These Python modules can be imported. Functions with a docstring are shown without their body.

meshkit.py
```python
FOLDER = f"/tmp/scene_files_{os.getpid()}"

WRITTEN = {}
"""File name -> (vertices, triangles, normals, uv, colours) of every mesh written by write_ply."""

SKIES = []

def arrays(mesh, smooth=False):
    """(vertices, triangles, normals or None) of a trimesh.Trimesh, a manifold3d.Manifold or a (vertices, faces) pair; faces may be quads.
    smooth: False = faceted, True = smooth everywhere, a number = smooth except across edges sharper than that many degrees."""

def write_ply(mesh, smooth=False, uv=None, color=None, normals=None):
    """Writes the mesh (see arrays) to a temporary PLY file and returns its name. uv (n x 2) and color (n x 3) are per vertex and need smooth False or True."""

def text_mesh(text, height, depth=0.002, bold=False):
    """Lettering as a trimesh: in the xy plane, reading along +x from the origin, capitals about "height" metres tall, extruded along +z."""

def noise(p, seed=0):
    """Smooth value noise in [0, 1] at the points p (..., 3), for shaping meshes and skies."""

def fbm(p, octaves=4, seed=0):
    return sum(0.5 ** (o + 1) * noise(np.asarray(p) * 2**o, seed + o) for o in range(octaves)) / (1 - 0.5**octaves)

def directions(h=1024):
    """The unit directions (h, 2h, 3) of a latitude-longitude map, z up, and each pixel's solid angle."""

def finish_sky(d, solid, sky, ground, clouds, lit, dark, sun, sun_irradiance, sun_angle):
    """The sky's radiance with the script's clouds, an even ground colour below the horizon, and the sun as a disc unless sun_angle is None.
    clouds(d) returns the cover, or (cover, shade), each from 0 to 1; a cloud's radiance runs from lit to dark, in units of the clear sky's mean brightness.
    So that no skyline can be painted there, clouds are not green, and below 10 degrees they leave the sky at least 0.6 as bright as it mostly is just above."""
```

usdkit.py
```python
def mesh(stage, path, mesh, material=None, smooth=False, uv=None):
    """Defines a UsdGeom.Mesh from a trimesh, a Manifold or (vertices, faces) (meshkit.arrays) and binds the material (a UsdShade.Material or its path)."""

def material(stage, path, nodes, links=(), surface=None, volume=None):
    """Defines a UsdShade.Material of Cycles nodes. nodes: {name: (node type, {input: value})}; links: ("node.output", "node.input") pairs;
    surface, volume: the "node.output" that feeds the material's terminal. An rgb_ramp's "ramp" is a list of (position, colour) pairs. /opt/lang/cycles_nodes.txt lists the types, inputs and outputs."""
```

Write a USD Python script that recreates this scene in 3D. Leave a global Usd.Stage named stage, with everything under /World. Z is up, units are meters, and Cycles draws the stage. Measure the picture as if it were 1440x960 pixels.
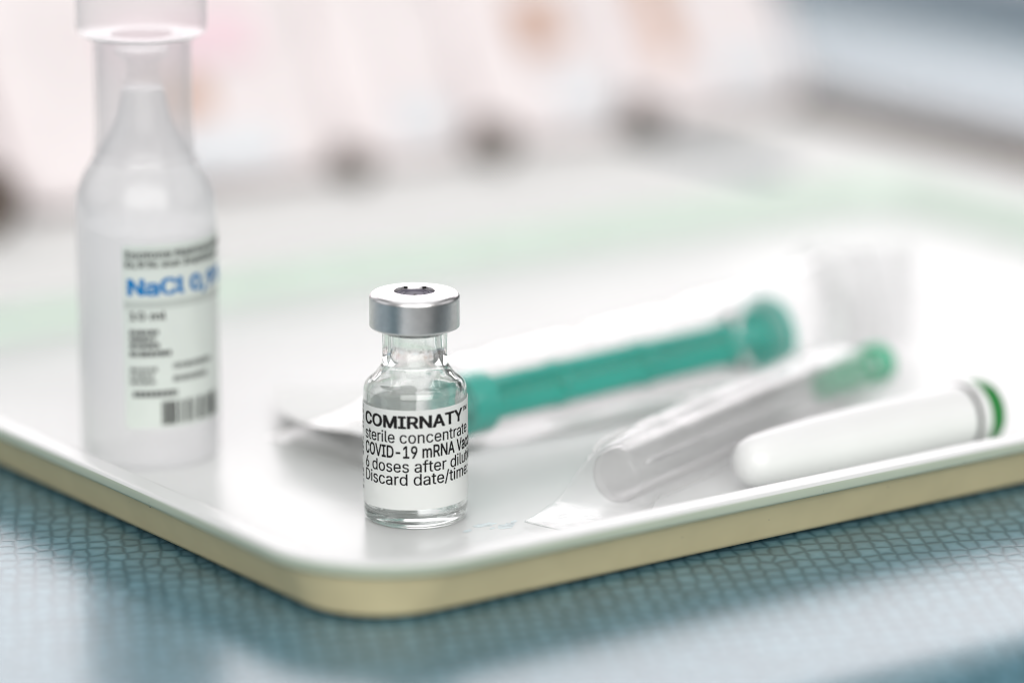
import math, random
import numpy as np
import trimesh
import manifold3d
import usdkit, meshkit
from shapely.geometry import Polygon
from pxr import Usd, UsdGeom, UsdLux, UsdShade, Gf, Sdf

stage = Usd.Stage.CreateInMemory()
UsdGeom.SetStageUpAxis(stage, 'Z'); UsdGeom.SetStageMetersPerUnit(stage, 1.0)
UsdGeom.Xform.Define(stage, '/World'); UsdGeom.Scope.Define(stage, '/World/Looks')
MM = 0.001
rng = random.Random(7); nrng = np.random.default_rng(7)

# ------------------------------------------------------------------ camera
CAM_H, PITCH, FPX = 0.178, 14.0, 5600.0
cam = UsdGeom.Camera.Define(stage, '/World/camera')
cam.AddTranslateOp().Set((0, 0, CAM_H)); cam.AddRotateXOp().Set(90.0 - PITCH)
cam.CreateHorizontalApertureAttr(36.0); cam.CreateVerticalApertureAttr(24.0)
cam.CreateFocalLengthAttr(36.0 * FPX / 1440.0)
cam.CreateFStopAttr(4.7); cam.CreateFocusDistanceAttr(0.6105)
cam.CreateClippingRangeAttr((0.05, 100.0))
cam.CreateExposureAttr(-0.38)

# ------------------------------------------------------------------ lamps of the room, and added fill lights
def rect_lamp(name, loc, target, w, h, inten, col):
    L = UsdLux.RectLight.Define(stage, '/World/' + name)
    z = -(np.array(target, float) - np.array(loc, float)); z /= np.linalg.norm(z)
    x = np.cross((0, 0, 1.0), z)
    x = np.array([1.0, 0, 0]) if np.linalg.norm(x) < 1e-6 else x / np.linalg.norm(x)
    y = np.cross(z, x)
    L.AddTransformOp().Set(Gf.Matrix4d(*x, 0, *y, 0, *z, 0, *map(float, loc), 1))
    L.CreateWidthAttr(w); L.CreateHeightAttr(h); L.CreateIntensityAttr(inten); L.CreateColorAttr(Gf.Vec3f(*col))
rect_lamp('window_light', (-0.3, 4.2, 1.38), (0, .7, .9), 5.0, 1.54, 4.3, (1.0, .955, .975))
rect_lamp('ceiling_lamp', (0.0, 2.9, 2.4), (0, .7, 0), 2.1, 1.7, 1.9, (1.0, 1.0, 1.0))
rect_lamp('ceiling_lamp_overhead', (0.0, 0.6, 2.6), (0, .7, 0), 3.4, 2.8, 1.5, (1.0, 1.0, 1.0))
rect_lamp('room_fill_light', (0.3, -2.6, 1.6), (0, .7, .6), 5.0, 2.4, 5.3, (1.0, .99, .97))  # added fill behind the camera, in place of wall bounce
rect_lamp('side_fill_left', (-3.2, 0.6, 1.3), (0, .7, 0), 3.0, 2.0, 1.3, (.97, .98, 1.0))  # added fill from the left, standing in for ambient light
rect_lamp('side_fill_right', (3.2, 0.8, 1.3), (0, .7, 0), 3.0, 2.0, 1.1, (1, 1, 1.0))  # matching added fill from the right

# ------------------------------------------------------------------ helpers
used = {}
def numbered(parent, name):
    k = (str(parent), name); n = used.get(k, -1) + 1; used[k] = n
    return f'{parent}/{name}' + (f'_{n:03d}' if n else '')

def tag(p, label=None, cat=None, group=None, kind=None):
    p = p.GetPrim() if hasattr(p, 'GetPrim') else p
    for k, v in (('label', label), ('category', cat), ('group', group), ('kind', kind)):
        if v: p.SetCustomDataByKey(k, v)
    return p

def thing(name, label, cat, loc=(0, 0, 0), rotz=0.0, group=None):
    x = UsdGeom.Xform.Define(stage, numbered('/World', name))
    x.AddTranslateOp().Set(tuple(map(float, loc))); x.AddRotateZOp().Set(float(rotz))
    return tag(x, label, cat, group)

def part(name, mesh, mat, parent=None, smooth=40, label=None):
    base = parent.GetPath() if parent is not None else '/World'
    m = usdkit.mesh(stage, numbered(base, name), mesh, M[mat], smooth=smooth)
    if label: tag(m, label)
    return m.GetPrim()

def cat(*ms): return trimesh.util.concatenate([m for m in ms if m is not None])

def lathe(profile, n=96):
    """closed or open profile of (r, z) in metres"""
    p = np.array(profile, float); th = np.linspace(0, 2*np.pi, n, endpoint=False)
    v = np.stack([np.outer(np.cos(th), p[:, 0]), np.outer(np.sin(th), p[:, 0]), np.tile(p[:, 1], (n, 1))], -1).reshape(-1, 3)
    k = len(p); f = []
    for i in range(n):
        j = (i + 1) % n
        for a in range(k - 1):
            f += [[i*k+a, j*k+a, j*k+a+1], [i*k+a, j*k+a+1, i*k+a+1]]
    m = trimesh.Trimesh(v, f, process=False); m.merge_vertices(digits_vertex=9)
    m.update_faces(m.nondegenerate_faces()); m.remove_unreferenced_vertices()
    return m

def arc(cx, cz, r, a0, a1, n=8):
    return [(cx + r*math.cos(math.radians(a0+(a1-a0)*i/n)), cz + r*math.sin(math.radians(a0+(a1-a0)*i/n))) for i in range(n+1)]

def mmp(pts): return [(x*MM, z*MM) for x, z in pts]

def loft(rings, closed=True, cap=True):
    rings = [np.asarray(r, float) for r in rings]; k = len(rings[0]); v = np.vstack(rings); f = []
    for i in range(len(rings)-1):
        for a in range(k if closed else k-1):
            b = (a+1) % k
            f += [[i*k+a, i*k+b, (i+1)*k+b], [i*k+a, (i+1)*k+b, (i+1)*k+a]]
    if cap and closed:
        for base, flip in ((0, True), ((len(rings)-1)*k, False)):
            c = len(v); v = np.vstack([v, v[base:base+k].mean(0)])
            for a in range(k):
                b = (a+1) % k
                f.append([c, base+b, base+a] if flip else [c, base+a, base+b])
    return trimesh.Trimesh(v, f, process=False)

def rod(p0, p1, profile, n=32):
    """lathe of (r, s) profile (metres) along the axis p0 -> p1"""
    p0, p1 = np.array(p0, float), np.array(p1, float); m = lathe(profile, n)
    m.apply_transform(trimesh.geometry.align_vectors([0, 0, 1], (p1-p0)/np.linalg.norm(p1-p0))); m.apply_translation(p0)
    return m

def bend(mesh, R, th0, z0, tilt=0.0, edge=.3*MM):
    """flat lettering (x along, y up) wrapped round a vertical cylinder facing -y. th: angle to the right of the front."""
    v, f = trimesh.remesh.subdivide_to_size(mesh.vertices, mesh.faces, edge, max_iter=12)
    s = v[:, 0]; t = th0 + s/R; r = R + v[:, 2]
    z = z0 + v[:, 1] + tilt*(s + th0*R)
    return trimesh.Trimesh(np.stack([r*np.sin(t), -r*np.cos(t), z], -1), f, process=False)

def line_of_text(text, cap_h, width=None, bold=False, depth=.02*MM):
    m = meshkit.text_mesh(text, cap_h, depth, bold)
    if width:
        m.apply_scale([width/m.extents[0], 1, 1])
    m.apply_translation([-m.bounds[0][0], 0, 0])
    return m

def rectm(x0, x1, y0, y1, depth=.02*MM):
    b = trimesh.creation.box([x1-x0, y1-y0, depth]); b.apply_translation([(x0+x1)/2, (y0+y1)/2, depth/2]); return b

def shell(R, th0, th1, z0, z1, thick, tilt=0.0, rc=0.8*MM, n=90):
    """a label: part of a cylinder, front and back faces"""
    ths = np.linspace(th0, th1, n); rings = []
    for t in ths:
        e = min(t-th0, th1-t)*R
        d = rc - math.sqrt(max(rc*rc - max(rc-e, 0)**2, 0)) if e < rc else 0
        zt = tilt*t*R
        rings.append([[r*math.sin(t), -r*math.cos(t), z] for r, z in ((R, z0+d+zt), (R+thick, z0+d+zt), (R+thick, z1-d+zt), (R, z1-d+zt))])
    return loft(rings)

# frame of the tray: U along its long side, V along its short one
T = math.radians(35.6); U = np.array([math.cos(T), math.sin(T)]); V = np.array([-U[1], U[0]])
def AB(a, b, z=0.0): p = a*U + b*V; return np.array([p[0], p[1], z])

# ------------------------------------------------------------------ materials
M = {}
def mat(name, nodes, links=(), surface='p.BSDF', volume=None):
    M[name] = usdkit.material(stage, '/World/Looks/' + name, nodes, links, surface=surface, volume=volume); return M[name]

def plain(name, col, rough=.4, spec=.5, metal=0.0, vary=.06, scale=60, bump=0.0, bump_scale=900, **kw):
    c = np.array(col, float)
    nodes = {'g': ('geometry', {}), 'n': ('noise_texture', {'scale': float(scale), 'detail': 4.0}),
             'r': ('rgb_ramp', {'ramp': [(.3, tuple(c*(1-vary))), (.7, tuple(np.minimum(c*(1+vary), .98)))]}),
             'p': ('principled_bsdf', {'roughness': rough, 'specular_ior_level': spec, 'metallic': metal, **kw})}
    links = [('g.position', 'n.vector'), ('n.fac', 'r.fac'), ('r.color', 'p.base_color')]
    if bump:
        nodes['n2'] = ('noise_texture', {'scale': float(bump_scale), 'detail': 3.0})
        nodes['b'] = ('bump', {'strength': 1.0, 'distance': bump})
        links += [('g.position', 'n2.vector'), ('n2.fac', 'b.height'), ('b.normal', 'p.normal')]
    return mat(name, nodes, links)

# embossed vinyl of the couch: rounded cells, darker in the joints
mat('vinyl', {
    'g': ('geometry', {}),
    'wn': ('noise_texture', {'scale': 260.0, 'detail': 1.0}),
    'wm': ('vector_math', {'math_type': 'multiply_add', 'vector2': (.0010, .0018, 0), 'vector3': (0, 0, 0)}),
    'mp': ('mapping', {'mapping_type': 'point', 'rotation': (0, 0, -.16), 'scale': (1/.0027, 1/.0037, 0)}),
    'v': ('voronoi_texture', {'dimensions': '2D', 'feature': 'distance_to_edge', 'scale': 1.0, 'randomness': .3}),
    'vc': ('voronoi_texture', {'dimensions': '2D', 'feature': 'f1', 'scale': 1.0, 'randomness': .3}),
    'sc': ('separate_color', {}),
    'ramp': ('rgb_ramp', {'ramp': [(0, (.045, .115, .15)), (.06, (.055, .135, .175)), (.19, (.11, .225, .275)), (.5, (.14, .275, .335))]}),
    'tone': ('map_range', {'from_min': 0.0, 'from_max': 1.0, 'to_min': .86, 'to_max': 1.14}),
    'mul': ('mix', {'mix_type': 'multiply', 'fac': 1.0}),
    'h': ('map_range', {'range_type': 'smoothstep', 'from_min': 0.0, 'from_max': .2, 'to_min': 0.0, 'to_max': 1.0}),
    'fn': ('noise_texture', {'scale': 2600.0, 'detail': 2.0}),
    'ha': ('math', {'math_type': 'multiply_add', 'value2': .12}),
    'b': ('bump', {'strength': 1.0, 'distance': .000012}),
    'p': ('principled_bsdf', {'roughness': .22, 'specular_ior_level': .5}),
}, [('g.position', 'wn.vector'), ('wn.color', 'wm.vector1'), ('g.position', 'wm.vector3'), ('wm.vector', 'mp.vector'), ('mp.vector', 'v.vector'), ('mp.vector', 'vc.vector'),
    ('v.distance', 'ramp.fac'), ('vc.color', 'sc.color'), ('sc.r', 'tone.value'), ('ramp.color', 'mul.color1'), ('tone.result', 'mul.color2'), ('mul.color', 'p.base_color'),
    ('v.distance', 'h.value'), ('g.position', 'fn.vector'), ('fn.fac', 'ha.value1'), ('h.result', 'ha.value3'), ('ha.value', 'b.height'), ('b.normal', 'p.normal')])

plain('tray_white', (.70, .71, .705), rough=.28, spec=.28, vary=.015, scale=40, bump=.000006, bump_scale=1500)
plain('tray_mint', (.66, .76, .68), rough=.3, vary=.03, scale=90, bump=.000006)
plain('tray_edge', (.46, .52, .42), rough=.3, vary=.03, scale=90, bump=.000006)
plain('tray_beige', (.63, .55, .335), rough=.38, vary=.05, scale=120, bump=.00001, bump_scale=2500)
plain('smudge', (.58, .65, .67), rough=.4, vary=.3, scale=800)
plain('aluminium', (.80, .785, .79), rough=.35, metal=1.0, vary=.05, scale=900, bump=.000004, bump_scale=6000)
plain('stopper_grey', (.13, .12, .155), rough=.6, spec=.25, vary=.15, scale=900)
plain('ink_black', (.012, .011, .012), rough=.6, spec=.2, vary=.1)
plain('ink_grey', (.05, .052, .052), rough=.5, vary=.1)
plain('ink_pale', (.18, .19, .185), rough=.5, vary=.1)
plain('ink_blue', (.0, .17, .44), rough=.4, vary=.1)
plain('label_white', (.84, .86, .84), rough=.35, vary=.02, scale=300)
mat('vial_label', {'d': ('principled_bsdf', {'base_color': (.93, .94, .93), 'roughness': .35}), 't': ('translucent_bsdf', {'color': (.97, .98, .97)}), 'm': ('mix_closure', {'fac': .38})},
    [('d.BSDF', 'm.closure1'), ('t.BSDF', 'm.closure2')], surface='m.closure')
plain('label_grey', (.50, .54, .51), rough=.4, vary=.02, scale=300)
plain('label_tint', (.66, .705, .67), rough=.4, vary=.02, scale=300)
plain('teal', (.0, .43, .34), rough=.3, vary=.06)
plain('green_hub', (.05, .50, .27), rough=.3, vary=.05, transmission_weight=.3)
plain('dark_green', (.012, .20, .035), rough=.35, vary=.08)
plain('white_plastic', (.82, .82, .82), rough=.32, vary=.02)
plain('paper_white', (.87, .87, .86), rough=.7, spec=.25, vary=.02, scale=400, bump=.00003, bump_scale=700)
plain('steel', (.75, .75, .76), rough=.2, metal=1.0)
plain('pack_white', (.84, .775, .785), rough=.5, vary=.03, scale=50)
plain('pack_pink', (.88, .68, .74), rough=.5, vary=.06, scale=50)
plain('pack_tan', (.66, .44, .35), rough=.5, vary=.1, scale=50)
plain('pack_blue', (.74, .78, .82), rough=.5, vary=.05, scale=50)
plain('dark_brown', (.10, .07, .05), rough=.5, vary=.15, scale=80)
plain('shade_brown', (.10, .075, .06), rough=.3, vary=.15, scale=80)
plain('grey_plastic', (.52, .53, .54), rough=.4, vary=.03)
plain('blue_grey', (.36, .40, .46), rough=.5, vary=.05)

mat('glass', {'gl': ('glass_bsdf', {'color': (.99, 1.0, .995), 'roughness': 0.0, 'IOR': 1.5}), 't': ('transparent_bsdf', {'color': (.985, .995, .99)}),
              'm': ('mix_closure', {'fac': .12})}, [('gl.BSDF', 'm.closure1'), ('t.BSDF', 'm.closure2')], surface='m.closure')

def clear_film(name, haze, rough=.08, ior=1.5, tint=(1, 1, 1), white=(.9, .9, .9), wr=0.0, wscale=300, trans=.5):
    nodes = {'g': ('geometry', {}), 't': ('transparent_bsdf', {'color': tint}), 'd': ('diffuse_bsdf', {'color': white}), 'tr': ('translucent_bsdf', {'color': white}),
             'dt': ('mix_closure', {'fac': trans}), 'm': ('mix_closure', {'fac': haze}), 'io': ('mix_float', {'a': ior, 'b': 1/ior}), 'fr': ('fresnel', {}),
             'gl': ('glossy_bsdf', {'color': (1, 1, 1), 'roughness': rough}), 'o': ('mix_closure', {})}
    links = [('d.BSDF', 'dt.closure1'), ('tr.BSDF', 'dt.closure2'), ('t.BSDF', 'm.closure1'), ('dt.closure', 'm.closure2'),
             ('m.closure', 'o.closure1'), ('gl.BSDF', 'o.closure2'), ('g.backfacing', 'io.fac'), ('io.result', 'fr.IOR'), ('fr.fac', 'o.fac')]
    if wr:
        nodes['n'] = ('noise_texture', {'scale': float(wscale), 'detail': 3.0, 'distortion': 1.5})
        nodes['b'] = ('bump', {'strength': 1.0, 'distance': wr})
        links += [('g.position', 'n.vector'), ('n.fac', 'b.height'), ('b.normal', 'gl.normal')]
    return mat(name, nodes, links, surface='o.closure')
clear_film('film', .018, rough=.12, ior=1.38, wr=.00018, wscale=160)
clear_film('seal_film', .6, rough=.12, white=(.74, .74, .75), wr=.00025, wscale=160)
clear_film('clear_plastic', .16, rough=.1)
clear_film('fold_glint_film', .55, rough=.15, white=(.95, .95, .95))
clear_film('sheath_plastic', .14, rough=.15, ior=1.3)
clear_film('pouch_film', .035, rough=.24, ior=1.25, wr=.0004, wscale=160)
clear_film('bottle_liquid', .03, rough=.1, ior=1.1)
clear_film('barrel_plastic', .02, rough=.1, ior=1.22)
clear_film('milky_plastic', .62, rough=.22, white=(.94, .94, .95), trans=.68)
clear_film('neck_plastic', .20, rough=.2, white=(.84, .82, .83), ior=1.4)

# ------------------------------------------------------------------ the couch the tray stands on
def couch():
    top_b, r = .4015, .030
    prof = [(1.30, 0.0), (1.0, 0), (.8, 0), (.6, 0), (.5, 0), (.45, 0), (.42, 0)]
    prof += [(top_b - r*math.sin(math.radians(t)), -r + r*math.cos(math.radians(t))) for t in range(0, 91, 5)]
    prof += [(top_b - r, -.05), (top_b - r, -.12)]
    A = np.linspace(-.35, 1.35, 60); v = []; f = []
    for a in A:
        for b, z in prof: v.append(AB(a, b, z))
    k = len(prof)
    for i in range(len(A)-1):
        for j in range(k-1):
            f += [[i*k+j, i*k+j+1, (i+1)*k+j+1], [i*k+j, (i+1)*k+j+1, (i+1)*k+j]]
    return trimesh.Trimesh(v, np.array(f)[:, ::-1], process=False)
cm = couch()
if cm.face_normals[:, 2].mean() < 0: cm.invert()
tag(part('couch_surface', cm, 'vinyl', smooth=True), 'pale blue vinyl couch top embossed with small rounded cells', 'couch', kind='structure')

# ------------------------------------------------------------------ tray
A0, A1, B0, B1 = .2930, .5510, .4493, .6325
def outline(d, r=.0215, n=14):
    """rounded rectangle inset by d, as (a, b), counter-clockwise"""
    r = max(r - 1.8*d, .006); pts = []
    for cx, cy, s in ((A1-d-r, B1-d-r, 0), (A0+d+r, B1-d-r, 90), (A0+d+r, B0+d+r, 180), (A1-d-r, B0+d+r, 270)):
        for i in range(n+1):
            t = math.radians(s + 90*i/n); pts.append((cx + r*math.cos(t), cy + r*math.sin(t)))
    return pts
def band(prof, dens=1):
    rings = []
    for d, z in prof: rings.append([AB(a, b, z*MM) for a, b in outline(d*MM)])
    return loft(rings, cap=False)
tr = thing('instrument_tray', 'shallow white tray with pale rim and beige outer sides on the blue couch', 'tray')
part('outer_side', band([(11, .0), (9.5, .0), (8.6, .35), (6.0, .5), (4.9, .6), (4.3, .85), (3.9, 1.5), (1.9, 6.9), (1.55, 7.25), (.9, 7.4)]), 'tray_beige', tr)
part('lip', band([(.9, 7.35), (.35, 7.45), (.05, 7.7), (0, 8.0), (.0, 8.7), (.12, 9.1)]), 'tray_edge', tr)
part('rim', band([(.12, 9.1), (.4, 9.4), (.8, 9.5), (1.4, 9.52), (3.6, 9.52), (4.2, 9.45), (4.7, 9.15)]), 'tray_white', tr)
part('inner_side', band([(4.7, 9.15), (5.0, 8.7), (10.6, 4.3), (11.8, 3.4)]), 'tray_mint', tr)
def pan():
    prof = [(11.8, 3.4), (12.6, 2.9), (13.6, 2.58), (15.0, 2.5)]
    m = band(prof); pts = outline(.0150); v = [AB(a, b, 2.5*MM) for a, b in pts]; v.append(AB((A0+A1)/2, (B0+B1)/2, 2.5*MM))
    k = len(pts); f = [[k, i, (i+1) % k] for i in range(k)]
    m = cat(m, trimesh.Trimesh(v, f, process=False)); m.merge_vertices(digits_vertex=7); return m
part('pan', pan(), 'tray_white', tr)
FLOOR = .0025
sp = []
for k in range(26):                                               # specks of dirt and small nicks on the lip and outer side
    side = rng.random() < .6; t = rng.random()
    a, b = (A0 + .02 + t*.17, B0) if side else (A0, B0 + .02 + t*.12)
    z = rng.uniform(2.0, 8.3); ins = .0 if z > 7.5 else .0016 + (7.3 - z)*.00043
    a, b = (a, b + ins) if side else (a + ins, b)
    e = trimesh.creation.icosphere(1, .5); e.apply_scale([rng.uniform(.1, .4)*MM, rng.uniform(.1, .22)*MM, rng.uniform(.08, .2)*MM]); e.apply_translation(AB(a, b, z*MM)); sp.append(e)
tag(part('speck', cat(*sp), 'ink_pale', tr), kind='stuff')
# faint dried smears by the vial
sm = []
for (x, y, w, h) in ((-.0010, .5868, .0012, .0010), (-.0042, .5874, .0016, .0008), (.0003, .5890, .0005, .0006), (-.0068, .5842, .0007, .0005), (-.0030, .5856, .0004, .0003)):
    n = 18; ang = np.linspace(0, 2*np.pi, n, endpoint=False); rr = 1 + .45*(nrng.random(n)-.5)
    pts = np.stack([x + w*rr*np.cos(ang) + .4*h*np.sin(ang), y + h*rr*np.sin(ang)*1.6 + .35*w*np.cos(ang)], -1)
    m = trimesh.creation.extrude_polygon(Polygon(pts).buffer(0), .00001); m.apply_translation([0, 0, FLOOR+.000012]); sm.append(m)
tag(part('smear', cat(*sm), 'smudge', tr), kind='stuff')

# ------------------------------------------------------------------ vial
VX, VY = -.0149, .5923
vial = thing('glass_vial', 'small clear glass vial with silver crimp cap and black printed label, in sharp focus', 'vial', (VX, VY, FLOOR), 1.4)
outer = [(0, .75), (3.5, .62), (5.6, .3), (6.6, .02)] + arc(6.9, 1.1, 1.1, -90, 0, 8) + [(8, 10), (8, 20.2)]
outer += arc(5.6, 20.2, 2.4, 0, 52, 8)[1:] + [(6.2, 22.85), (5.75, 23.5)] + arc(6.25, 24.9, 1.25, 215, 180, 5) + [(5.0, 27), (5.0, 29.5)] + [(6.2, 30.2), (6.3, 33)]
inner = [(3.4, 33), (3.4, 27.5), (3.75, 25.6), (4.2, 24.1), (5.0, 22.7), (6.1, 21.8)] + arc(5.0, 20.0, 1.95, 60, 0, 6)[1:] + [(6.95, 10), (6.95, 2.6)] + arc(5.9, 2.55, 1.05, 0, -75, 6)[1:] + [(4.5, 1.42), (2, 1.6), (0, 1.7)]
part('glass_body', lathe(mmp(outer + inner), 144), 'glass', vial, smooth=35)
cap = [(5.05, 30.9), (5.15, 30.45), (5.9, 30.2), (6.5, 30.22)] + arc(6.55, 30.65, .42, -80, 0, 6) + [(6.97, 32.5), (6.95, 34.6)] + arc(6.05, 34.75, .9, 5, 80, 9) + [(5.6, 35.72), (4.2, 35.85), (3.5, 35.86)] + arc(3.3, 35.66, .2, 80, 180, 4) + [(3.06, 35.3), (3.0, 34.9)]
capp = part('crimp_cap', lathe(mmp(cap), 144), 'aluminium', vial, smooth=50)
st = part('stopper', lathe(mmp([(3.35, 33.2), (3.0, 35.1), (2.9, 35.42), (2.3, 35.48), (2.25, 35.38), (1.75, 35.38), (1.7, 35.5), (1.55, 35.52), (1.5, 35.4), (0, 35.4)]), 96), 'stopper_grey', vial, smooth=30)
for ang in (58, 118, 272):
    t = math.radians(ang); tri = trimesh.creation.extrude_polygon(Polygon([(-.28, 0), (.28, 0), (.12, .5), (-.12, .5)]), .28); tri.apply_scale(MM)
    tri.apply_transform(trimesh.transformations.rotation_matrix(t + math.pi/2, [0, 0, 1])); tri.apply_translation([2.95*MM*math.cos(t), 2.95*MM*math.sin(t), 35.62*MM])
    part('torn_tab', tri, 'ink_black', vial, smooth=False)
LR = 8.05*MM
lab = part('label', shell(LR, math.radians(-182), math.radians(114), 3.3*MM, 19.0*MM, .06*MM, tilt=math.radians(1.5)), 'vial_label', vial, smooth=40)
TR = LR + .075*MM
def arcw(t0, t1): return math.radians(t1 - t0)*TR
tilt = math.radians(1.7)
def vial_line(text, t0, t1, z, cap_h, bold=False, m='ink_black', wt=.05):
    a = bend(line_of_text(text, cap_h*MM, arcw(t0, t1), bold), TR, math.radians(t0), z*MM, tilt)
    w = wt                                      # a second pass of ink, a hair to the side: heavier strokes
    b = bend(line_of_text(text, cap_h*MM, arcw(t0, t1), bold), TR+.003*MM, math.radians(t0)+w*MM/TR, (z-w*.3)*MM, tilt)
    part('lettering', cat(a, b), m, lab, smooth=False)
vial_line('COMIRNATY', -69, 61, 16.25, 1.85, True, wt=.12)
vial_line('TM', 63, 74, 17.45, .7)
vial_line('sterile concentrate', -69, 74, 13.9, 1.78)
vial_line('COVID-19 mRNA Vaccine', -69, 103, 11.55, 1.86, True, wt=.02)
vial_line('6 doses after dilution', -69, 98, 9.3, 1.82)
vial_line('Discard date/time:', -69, 78, 7.25, 1.82)
# tiny upright print at the left edge of the label: rows too small to read
marks = []
zz = 5.0
while zz < 18.3:
    L = rng.uniform(.25, .8)
    for col in (0.0, .55):
        if rng.random() < .8: marks.append(rectm(col*MM, (col+.26)*MM, zz*MM, (zz+L)*MM))
    zz += L + .28
part('small_print', bend(cat(*marks), TR, math.radians(-84), 0, 0), 'ink_grey', lab, smooth=False)

# ------------------------------------------------------------------ saline bottle
bx, by = -.0591, .6285
bt = thing('saline_bottle', 'tall milky plastic bottle with blue and black printed label, left in the tray', 'bottle', (bx, by, FLOOR), 7.0)
body = [(0, .6), (8, .5), (9.6, 0)] + arc(9.9, 1.4, 1.4, -90, 0, 6) + [(11.3, 20), (11.3, 41.5), (11.15, 43.2), (10.7, 45.0), (9.8, 47.0), (8.6, 48.8), (7.2, 50.8), (5.6, 53.4), (4.4, 55.8), (3.8, 58.5), (3.3, 60.5), (0, 60.7)]
part('body', lathe(mmp(body), 96), 'milky_plastic', bt, smooth=35)
part('liquid', lathe(mmp([(0, 1.4), (9.6, 1.6), (10.3, 3), (10.3, 38.5), (0, 38.4)]), 64), 'bottle_liquid', bt, smooth=35)
sleeve = [(8.6, 48.9), (8.1, 50), (7.9, 55), (7.9, 68.2), (8.4, 69.0), (7.2, 69.2), (7.1, 55), (7.2, 51.5), (7.6, 50.4)]
part('neck_sleeve', lathe(mmp(sleeve), 72), 'neck_plastic', bt, smooth=35)
part('nozzle', lathe(mmp([(0, 60.9), (3.1, 60.9), (3.0, 62), (2.4, 62.6), (2.6, 65), (4.2, 66.2), (4.4, 67), (0, 67.2)]), 48), 'neck_plastic', bt, smooth=30)
flange = [(5.0, 69.3), (9.4, 69.2), (10.2, 69.7), (10.5, 70.8), (10.4, 80), (9.6, 80.8), (0, 81)]
part('twist_cap', lathe(mmp(flange), 72), 'neck_plastic', bt, smooth=35)
BR = 11.36*MM
blt = math.radians(.6)
bl = part('label', shell(BR, math.radians(-22), math.radians(108), 7.2*MM, 37.4*MM, .06*MM, tilt=blt), 'label_tint', bt, smooth=40)
BT = BR + .08*MM
def lz(z): return 7.2 + (z - 6.2)*30.2/28.8
def brect(t0, t1, z0, z1, m, nm, off=0.0):
    part(nm, bend(rectm(0, math.radians(t1-t0)*BT, 0, (z1-z0)*MM, .015*MM), BT+off, math.radians(t0), lz(z0)*MM, blt, edge=.8*MM), m, bl, smooth=False)
brect(-21, 107, 31.2, 34.4, 'label_grey', 'printed_band'); brect(-21, 107, 25.0, 26.4, 'label_grey', 'printed_band')
def btext(text, t0, t1, z, h, m, bold=False):
    a, b = (bend(line_of_text(text, h*MM, math.radians(t1-t0)*BT, bold), BT+(.03+.006*k)*MM, math.radians(t0)+k*.1*h*MM/BT, (lz(z)-k*.04)*MM, blt, edge=.6*MM) for k in (0, 1))
    part('lettering', cat(a, b), m, bl, smooth=False)
btext('Isotone Natriumchlorid', -19, 92, 33.0, 1.0, 'ink_grey'); btext('0,9% zur Injektion', -19, 72, 31.5, 1.0, 'ink_grey')
btext('NaCl 0,9%', -18, 84, 27.2, 2.6, 'ink_blue', True)
btext('10 ml', -17, 12, 23.3, 1.35, 'ink_black')
def rows(t0, t1, z, n, h, m, gap=.35):
    ms = []
    for i in range(n):
        x = 0; W = math.radians(t1-t0)*BT*rng.uniform(.75, 1)
        while x < W:
            w = rng.uniform(.25, 1.1)*MM; ms.append(rectm(x, min(x+w, W), -i*(h+gap)*MM, (-i*(h+gap)+h)*MM)); x += w + .16*MM
    part('small_print', bend(cat(*ms), BT+.03*MM, math.radians(t0), lz(z)*MM, blt, edge=.8*MM), m, bl, smooth=False)
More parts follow.
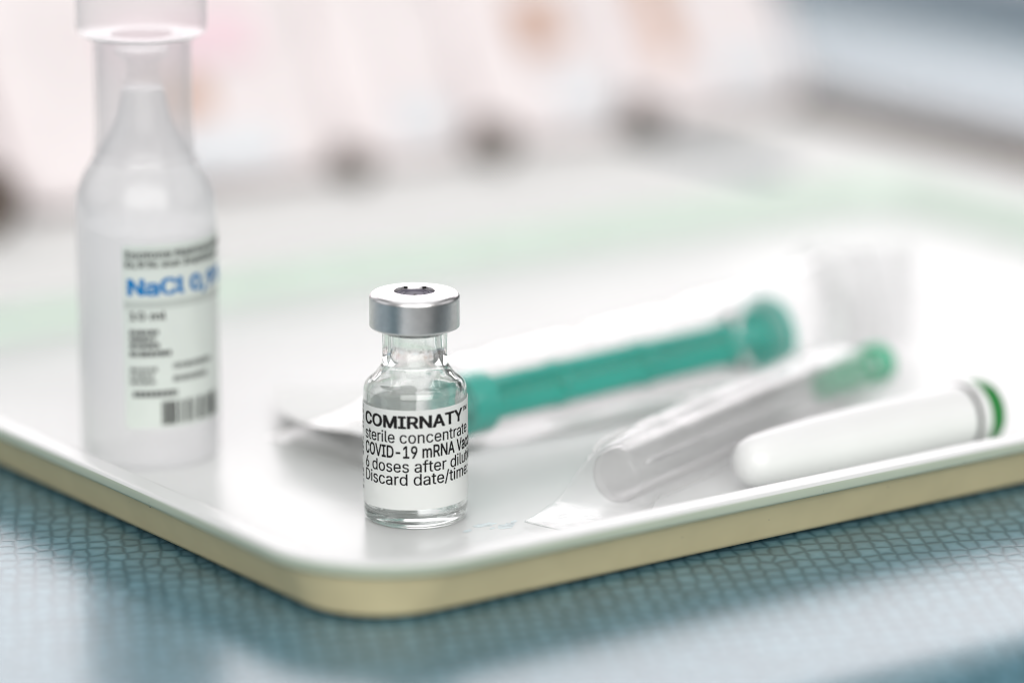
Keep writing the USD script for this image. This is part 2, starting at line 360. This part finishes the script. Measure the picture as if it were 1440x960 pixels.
rows(-17, 8, 21.0, 3, .75, 'ink_grey'); rows(-17, 24, 17.6, 1, .85, 'ink_grey')
rows(-17, 6, 15.2, 3, .7, 'ink_pale'); rows(18, 62, 15.4, 1, .95, 'ink_pale'); rows(18, 56, 13.4, 1, .95, 'ink_pale')
rows(-15, 22, 11.2, 1, .95, 'ink_grey')
bars = []; x = 0
while x < 11.5:
    w = rng.choice([.16, .16, .32, .5]); bars.append(rectm(x*MM, (x+w)*MM, 0, 3.9*MM)); x += w + rng.choice([.18, .2, .34, .5])
part('barcode', bend(cat(*bars), BT+.03*MM, math.radians(8), 7.7*MM, blt, edge=1*MM), 'ink_black', bl, smooth=False)

# ------------------------------------------------------------------ wrapped syringe
def frame(d):
    d = np.array(d, float); d /= np.linalg.norm(d); s = np.cross(d, [0, 0, 1.0]); s /= np.linalg.norm(s); return d, s, np.cross(s, d)
S0 = np.array([-.0105, .6255, .0108]); S1 = np.array([.0418, .6712, .0112])       # nozzle end of the barrel -> flange
sd, ss, su = frame(S1 - S0); SL = np.linalg.norm(S1 - S0)
sy = thing('wrapped_syringe', 'clear syringe with teal plunger in its unopened film and paper wrapper', 'syringe')
part('barrel', rod(S0, S1, mmp([(0, -8.5), (1.6, -8.5), (2.0, 0), (5.4, .2), (6.3, 1), (6.3, SL/MM-1), (6.3, SL/MM), (5.5, SL/MM), (5.5, 1.4), (0, 1.2)]), 48), 'barrel_plastic', sy)
fl = rod(S0, S1, mmp([(5.6, SL/MM), (6.4, SL/MM-.1), (8.2, SL/MM+.1), (8.6, SL/MM+.6), (8.2, SL/MM+1.2), (5.6, SL/MM+1.3)]), 48)
part('finger_flange', fl, 'sheath_plastic', sy)
def plunger():
    ms = []
    L = SL - 8.5*MM
    for k in (25, 115):
        b = trimesh.creation.box([8.4*MM, 1.5*MM, L]); b.apply_transform(trimesh.transformations.rotation_matrix(math.radians(k), [0, 0, 1])); ms.append(b)
    for s in np.linspace(-L/2+2*MM, L/2-1*MM, 4):
        c = trimesh.creation.cylinder(3.9*MM, .9*MM, sections=32); c.apply_translation([0, 0, s]); ms.append(c)
    h = trimesh.creation.cylinder(5.2*MM, 5*MM, sections=32); h.apply_translation([0, 0, -L/2+2.5*MM]); ms.append(h)
    m = cat(*ms); m.apply_translation([0, 0, L/2+2.2*MM])
    m.apply_transform(trimesh.geometry.align_vectors([0, 0, 1], sd)); m.apply_translation(S0); return m
part('plunger_rod', plunger(), 'teal', sy, smooth=30)
disc = rod(S0, S1, mmp([(0, SL/MM+3), (6.6, SL/MM+3), (6.9, SL/MM+3.2), (6.9, SL/MM+3.9), (6.6, SL/MM+4.1), (0, SL/MM+4.1)]), 48)
part('thumb_rest', disc, 'teal', sy)
part('plunger_stem', rod(S0, S1, mmp([(0, SL/MM-7), (1.3, SL/MM-7), (1.3, SL/MM+3.2), (0, SL/MM+3.2)]), 20), 'teal', sy)
# film: round over the barrel, pressed flat and upright at its far end
def film(p0, p1, keys, n=90, k=40, seed=1, wr=.5):
    d, s, u = frame(np.array(p1) - np.array(p0)); L = np.linalg.norm(np.array(p1) - np.array(p0)); rings = []
    ks = np.array(keys, float)
    for t in np.linspace(0, 1, n):
        w, h, cz, cs, rot = [np.interp(t, ks[:, 0], ks[:, j]) for j in range(1, 6)]
        a = np.linspace(0, 2*np.pi, k, endpoint=False); r = math.radians(rot)
        x = w*np.sign(np.cos(a))*np.abs(np.cos(a))**.85; y = h*np.sign(np.sin(a))*np.abs(np.sin(a))**.85
        x, y = x*math.cos(r) - y*math.sin(r), x*math.sin(r) + y*math.cos(r)
        base = np.array(p0) + d*L*t
        pts = np.array([base + s*(cs + xx)*MM for xx in x]); pts[:, 2] = FLOOR + .25*MM + (cz + y)*MM
        q = pts*np.array([95, 95, 160]); nz = (meshkit.fbm(q, 2, seed) - .5)*wr*MM*2
        dirn = np.stack([s[0]*x, s[1]*x, y], -1); dirn /= np.maximum(np.linalg.norm(dirn, axis=1, keepdims=True), 1e-6)
        pts = pts + dirn*nz[:, None]; pts[:, 2] = np.maximum(pts[:, 2], FLOOR + .2*MM)
        rings.append(pts)
    return loft(rings)
E0 = S0 - sd*.022; E1 = S1 + sd*.030
fk = [(0, 16, .4, 3.2, -4, 0), (.1, 14, 3.5, 4.5, -3, 0), (.2, 11, 7.5, 7.7, -2, 0), (.75, 10.5, 8.6, 8.8, -1, 0), (.82, 7.0, 9.8, 10, 0, 10), (.9, 3.5, 10, 10.3, 0, 15), (1, .9, 9.2, 10.5, 0, 18)]
def tab():
    q = [np.array(p) for p in ((.0551, .6797, .0035), (.0726, .6979, .0035), (.0734, .7102, .0190), (.0550, .7072, .0190))]
    n = 14; v = []; f = []
    for i in range(n):
        for j in range(n):
            a, b = i/(n-1), j/(n-1); p = (q[0]*(1-a)+q[1]*a)*(1-b) + (q[3]*(1-a)+q[2]*a)*b
            v.append(p + np.array([.7, -.7, 0])*.0018*(meshkit.fbm(p[None]*180, 2, 9)[0] - .5 + .9*math.sin(math.pi*a)*b))
    for i in range(n-1):
        for j in range(n-1): f += [[i*n+j, (i+1)*n+j, (i+1)*n+j+1], [i*n+j, (i+1)*n+j+1, i*n+j+1]]
    return trimesh.Trimesh(v, f, process=False)
def tube(pts, r, n=10):
    from scipy.interpolate import CubicSpline
    P = np.array(pts, float); c = CubicSpline(np.arange(len(P)), P)(np.linspace(0, len(P)-1, 40)); rings = []
    dc = np.gradient(c, axis=0)
    for k, (p, d) in enumerate(zip(c, dc)):
        d = d/np.linalg.norm(d); a = np.cross(d, [.3, -.9, .3]); a /= np.linalg.norm(a); b = np.cross(d, a)
        rr = r*(.35 + .65*math.sin(math.pi*(k+.5)/len(c)))
        rings.append([p + rr*(math.cos(t)*a + math.sin(t)*b*.4) for t in np.linspace(0, 2*np.pi, n, endpoint=False)])
    return loft(rings)
part('film_fold', tube([(.0515, .7015, .0195), (.0560, .6960, .0188), (.0585, .6880, .0155), (.0572, .6790, .0100), (.0530, .6690, .0050)], .0022), 'fold_glint_film', sy, smooth=True)
part('seal_tab', tab(), 'seal_film', sy, smooth=True)
part('film', film(E0, E1, fk, seed=3, wr=.5), 'film', sy, smooth=True)
def paper():
    """backing paper, its near left end curling up off the tray"""
    n, k = 60, 24; v = []; f = []
    for i in range(n):
        t = i/(n-1)
        c0 = np.array([-.0265, .6175])*(1-t) + np.array([.0560, .6730])*t; c1 = np.array([-.0400, .6600])*(1-t) + np.array([.0330, .7080])*t
        for j in range(k):
            u = j/(k-1); p = c0*(1-u) + c1*u
            bow = .006*math.sin(math.pi*u)*(1-t)
            p = p - bow*sd[:2]
            z = FLOOR + .25*MM + 6.0*MM*max(0, 1-t/.32)**2*(.45+.55*(1-u)) + .5*MM*meshkit.noise([[p[0]*90, p[1]*90, 2.]], 5)[0]
            v.append([p[0], p[1], z])
    for i in range(n-1):
        for j in range(k-1):
            f += [[i*k+j, (i+1)*k+j, (i+1)*k+j+1], [i*k+j, (i+1)*k+j+1, i*k+j+1]]
    top = trimesh.Trimesh(v, f, process=False)
    bot = top.copy(); bot.apply_translation([0, 0, -.00012]); bot.invert()
    return cat(top, bot)
part('backing_paper', paper(), 'paper_white', sy, smooth=True)

# ------------------------------------------------------------------ wrapped needle
N0 = np.array([.0157, .5955, .0078]); N1 = np.array([.0566, .6555, .0084])
nd, ns, nu = frame(N1 - N0); NL = np.linalg.norm(N1 - N0)/MM
ne = thing('wrapped_needle', 'sheathed needle with green hub in a crinkled clear pouch along the near tray side', 'needle')
part('sheath', rod(N0, N1, mmp([(0, 0), (3.5, .1), (4.2, .7), (4.5, 2), (4.8, NL-8), (5.0, NL-6), (5.0, NL), (4.5, NL), (4.3, NL-8), (3.9, 2.4), (0, 1.6)]), 40), 'sheath_plastic', ne)
part('needle_tube', rod(N0, N1, mmp([(0, 9), (.4, 11), (.4, NL-6), (0, NL-6)]), 16), 'steel', ne)
part('hub', rod(N0, N1, mmp([(0, NL-8), (2.2, NL-8), (3.0, NL-2), (3.2, NL+5), (0, NL+5)]), 32), 'green_hub', ne)
part('hub_collar', rod(N0, N1, mmp([(1.6, NL+9.3), (3.3, NL+9.3), (3.6, NL+9.8), (3.6, NL+11.4), (3.2, NL+12), (1.6, NL+12)]), 32), 'green_hub', ne)
part('hub_neck', rod(N0, N1, mmp([(0, NL+5), (2.3, NL+5), (2.3, NL+11), (0, NL+11)]), 24), 'barrel_plastic', ne)
nk = [(0, 8.5, .25, .3, 1.5, 0), (.1, 8.4, .9, .9, 1, 0), (.17, 7.4, 4.6, 4.8, .5, 0), (.3, 6.8, 5.5, 5.6, .5, 0), (.75, 6.8, 5.9, 6.1, .5, 0), (.9, 6.2, 5.4, 5.8, 0, 0), (1, 5.5, .6, 4.6, 0, 0)]
part('pouch', film(N0 - nd*.0145, N1 + nd*.009, nk, seed=11, wr=.6), 'pouch_film', ne, smooth=True)
fp = [N0 + nd*NL*MM*t - ns*(4.2 + o)*MM + np.array([0, 0, (4.0 + o)*MM]) for t, o in ((.0, -.5), (.12, .3), (.26, -.1), (.4, .6), (.44, .9), (.48, .3), (.65, .2), (.85, .7), (1.0, .9))]
part('pouch_glint', tube(fp, .00085), 'fold_glint_film', ne, smooth=True)  # whitish film ridge modelled in place of the glint along the pouch edge

# ------------------------------------------------------------------ white pen
P1 = np.array([.0772, .6336, FLOOR+.0056]); P0 = P1 - np.array([0, 0, .0008]) - np.array([U[0], U[1], 0])*.051
PL = np.linalg.norm(P1-P0)/MM
pn = thing('capped_tube', 'short round white tube with dark green end lying behind the near tray rim', 'tube')
part('barrel', rod(P0, P1, mmp([(0, 0), (1.6, .2), (2.9, .8), (3.7, 1.9), (4.2, 3.6), (4.6, 8), (5.0, 16), (5.3, 26), (5.4, PL-2.2), (0, PL-2.2)]), 40), 'white_plastic', pn)
part('end_cap', rod(P0, P1, mmp([(0, PL-2.3), (5.42, PL-2.2), (5.5, PL-1.5), (5.45, PL+.2), (5.0, PL+1.0), (0, PL+1.1)]), 40), 'dark_green', pn)
part('printed_ring', rod(P0, P1, mmp([(5.42, PL-5.2), (5.46, PL-5.2), (5.46, PL-4.2), (5.42, PL-4.2)]), 40), 'ink_grey', pn)

# ------------------------------------------------------------------ things behind the tray
def added_sheet(a0, a1, b0, b1, label, rise=.0):  # white sheets put in to keep the couch bright behind the tray
    n, k = 40, 24; v = []; f = []
    for i in range(n):
        for j in range(k):
            a = a0 + (a1-a0)*i/(n-1); b = b0 + (b1-b0)*j/(k-1)
            v.append(AB(a, b, .0003 + rise + .0009*meshkit.noise([[a*45, b*45, 1.5]], 8)[0]))
    for i in range(n-1):
        for j in range(k-1): f += [[i*k+j, (i+1)*k+j, (i+1)*k+j+1], [i*k+j, (i+1)*k+j+1, i*k+j+1]]
    m = trimesh.Trimesh(v, f, process=False)
    tag(part('added_sheet', m, 'paper_white', smooth=True), label, 'paper')
added_sheet(.18, .545, .636, .96, 'white sheet added to brighten the couch under the row of packets behind the tray')
added_sheet(.555, .597, .44, .96, 'narrow white sheet added along the far right tray side, before the dark strip')
def rbox(w, d, h, r):
    s = manifold3d.Manifold.batch_hull([manifold3d.Manifold.sphere(r, 16).translate((sx*(w/2-r), sy_*(d/2-r), sz)) for sx in (-1, 1) for sy_ in (-1, 1) for sz in (r, h-r)])
    m = s.to_mesh(); return trimesh.Trimesh(m.vert_properties[:, :3], m.tri_verts)
def soft_pack(name, label, cat_, a, b, w, d, h, rot, body, patches, lean=0.0):
    t = thing(name, label, cat_, AB(a, b, .0014), 35.6 + rot, 'packets in a row behind the tray')
    R = np.eye(4); R[1, 2] = math.tan(math.radians(lean))          # the packet slumps backwards
    m = rbox(w, d, h, min(w, d)*.22); v, f = trimesh.remesh.subdivide_to_size(m.vertices, m.faces, .006)
    m = trimesh.Trimesh(v, f); nz = meshkit.fbm(m.vertices*70 + a*100, 3, 4) - .5
    m.vertices += m.vertex_normals*nz[:, None]*.004; m.apply_transform(R); m.vertices[:, 2] -= m.vertices[:, 2].min()
    lo = m.vertices[:, 2].min(); part('wrapper', m, body, t, smooth=True)
    for nm, cx, cz, pw, ph, mm_ in patches:
        q = rbox(pw, .0016, ph, .00075); q.apply_translation([cx, -d/2 - .0024, cz]); q.apply_transform(R)
        part(nm, q, mm_, t, smooth=40)
    return t
soft_pack('paper_packet', 'white packet with pink top and brown patch, leftmost behind the saline bottle', 'packet', .3565, .730, .063, .030, .052, 1.5, 'pack_white',
          [('pink_panel', .008, 0.0276, .030, 0.0112, 'pack_pink'), ('brown_patch', .010, 0.0174, .017, 0.0120, 'pack_tan'), ('pale_panel', .006, 0.0060, 0.024, 0.0070, 'pack_blue')], 30)
soft_pack('paper_packet', 'white packet with a rosy patch, standing just right of the saline bottle', 'packet', .430, .730, .081, .030, .054, -1, 'pack_white',
          [('pink_panel', .006, 0.0276, .036, 0.0096, 'pack_pink'), ('brown_patch', .001, 0.0174, .016, 0.0072, 'pack_tan'), ('pale_panel', .010, 0.0066, 0.025, 0.0065, 'pack_blue')], 30)
soft_pack('paper_packet', 'narrowest pale packet without any patch, behind the vial cap', 'packet', .490, .730, .037, .028, .051, 1, 'pack_white',
          [('pale_panel', 0, 0.0072, 0.013, 0.0070, 'pack_blue')], 30)
soft_pack('paper_packet', 'white packet with a tan square in the middle of the back row', 'packet', .531, .730, .043, .029, .053, -1, 'pack_white',
          [('tan_panel', -.002, 0.0216, .012, 0.0112, 'pack_tan'), ('pale_panel', .004, 0.0078, 0.015, 0.0070, 'pack_blue')], 30)
soft_pack('paper_packet', 'white packet with a rosy stripe, rightmost of the back row', 'packet', .5795, .732, .051, .028, .052, 1, 'pack_white',
          [('tan_stripe', -.015, 0.0156, .008, 0.0208, 'pack_tan'), ('pale_panel', .006, 0.0084, 0.018, 0.0070, 'pack_blue')], 30)
spots = [(.3745, .719, 8, .026, 'dark brown blob standing in for shade in the gap left of the saline bottle'), (.4690, .7165, 3.6, .012, 'dark brown blob standing in for shade in the gap behind and left of the vial cap'),
         (.5065, .7165, 4.6, .012, 'dark brown blob standing in for shade in the gap right of the vial cap'), (.5490, .7175, 4.6, .012, 'dark brown blob standing in for shade in the gap before the rosy striped packet')]
for a, b, r, L, lb in spots:  # dark bodies added in place of the shade at the packet bases
    g = thing('gap_shade_blob', lb, 'shade_blob', AB(a, b, .0014), 35.6 + 90, 'dark blobs standing in for shade before the row of packets')
    part('body', rod((-L/2, 0, r*MM), (L/2, 0, r*MM), mmp([(0, 0), (r*.8, .1), (r, .9), (r, L/MM*.7), (r*.45, L/MM*.82), (r*.45, L/MM), (0, L/MM)]), 28), 'shade_brown', g)
# flat dark strip lying along the far right side of the tray
def strip():
    pts = [(.612, .735), (.608, .700), (.609, .66), (.6065, .62), (.608, .57), (.605, .53), (.607, .48), (.606, .44)]
    P = np.array([AB(a, b) for a, b in pts]); tt = np.linspace(0, len(P)-1, 60)
    from scipy.interpolate import CubicSpline
    c = CubicSpline(np.arange(len(P)), P)(tt); dc = np.gradient(c, axis=0); rings = []
    for p, d in zip(c, dc):
        d = d/np.linalg.norm(d); s = np.array([d[1], -d[0], 0])
        rings.append([p + s*x*MM + np.array([0, 0, z*MM]) for x, z in ((-8, .4), (8, .4), (8.5, 2), (7.5, 5), (-7.5, 5), (-8.5, 2))])
    return loft(rings)
tag(part('dark_strip', strip(), 'dark_brown', smooth=40), 'flat dark brown strip lying beyond the far right tray side', 'strip')
tag(part('folded_sheet', (lambda m: (m.apply_transform(trimesh.transformations.rotation_matrix(T, [0, 0, 1])), m.apply_translation(AB(.80, .84, .0)))[0] or m)(rbox(.12, .30, .012, .005)), 'blue_grey', smooth=True), 'blue grey folded cloth at the far back right of the couch', 'cloth')
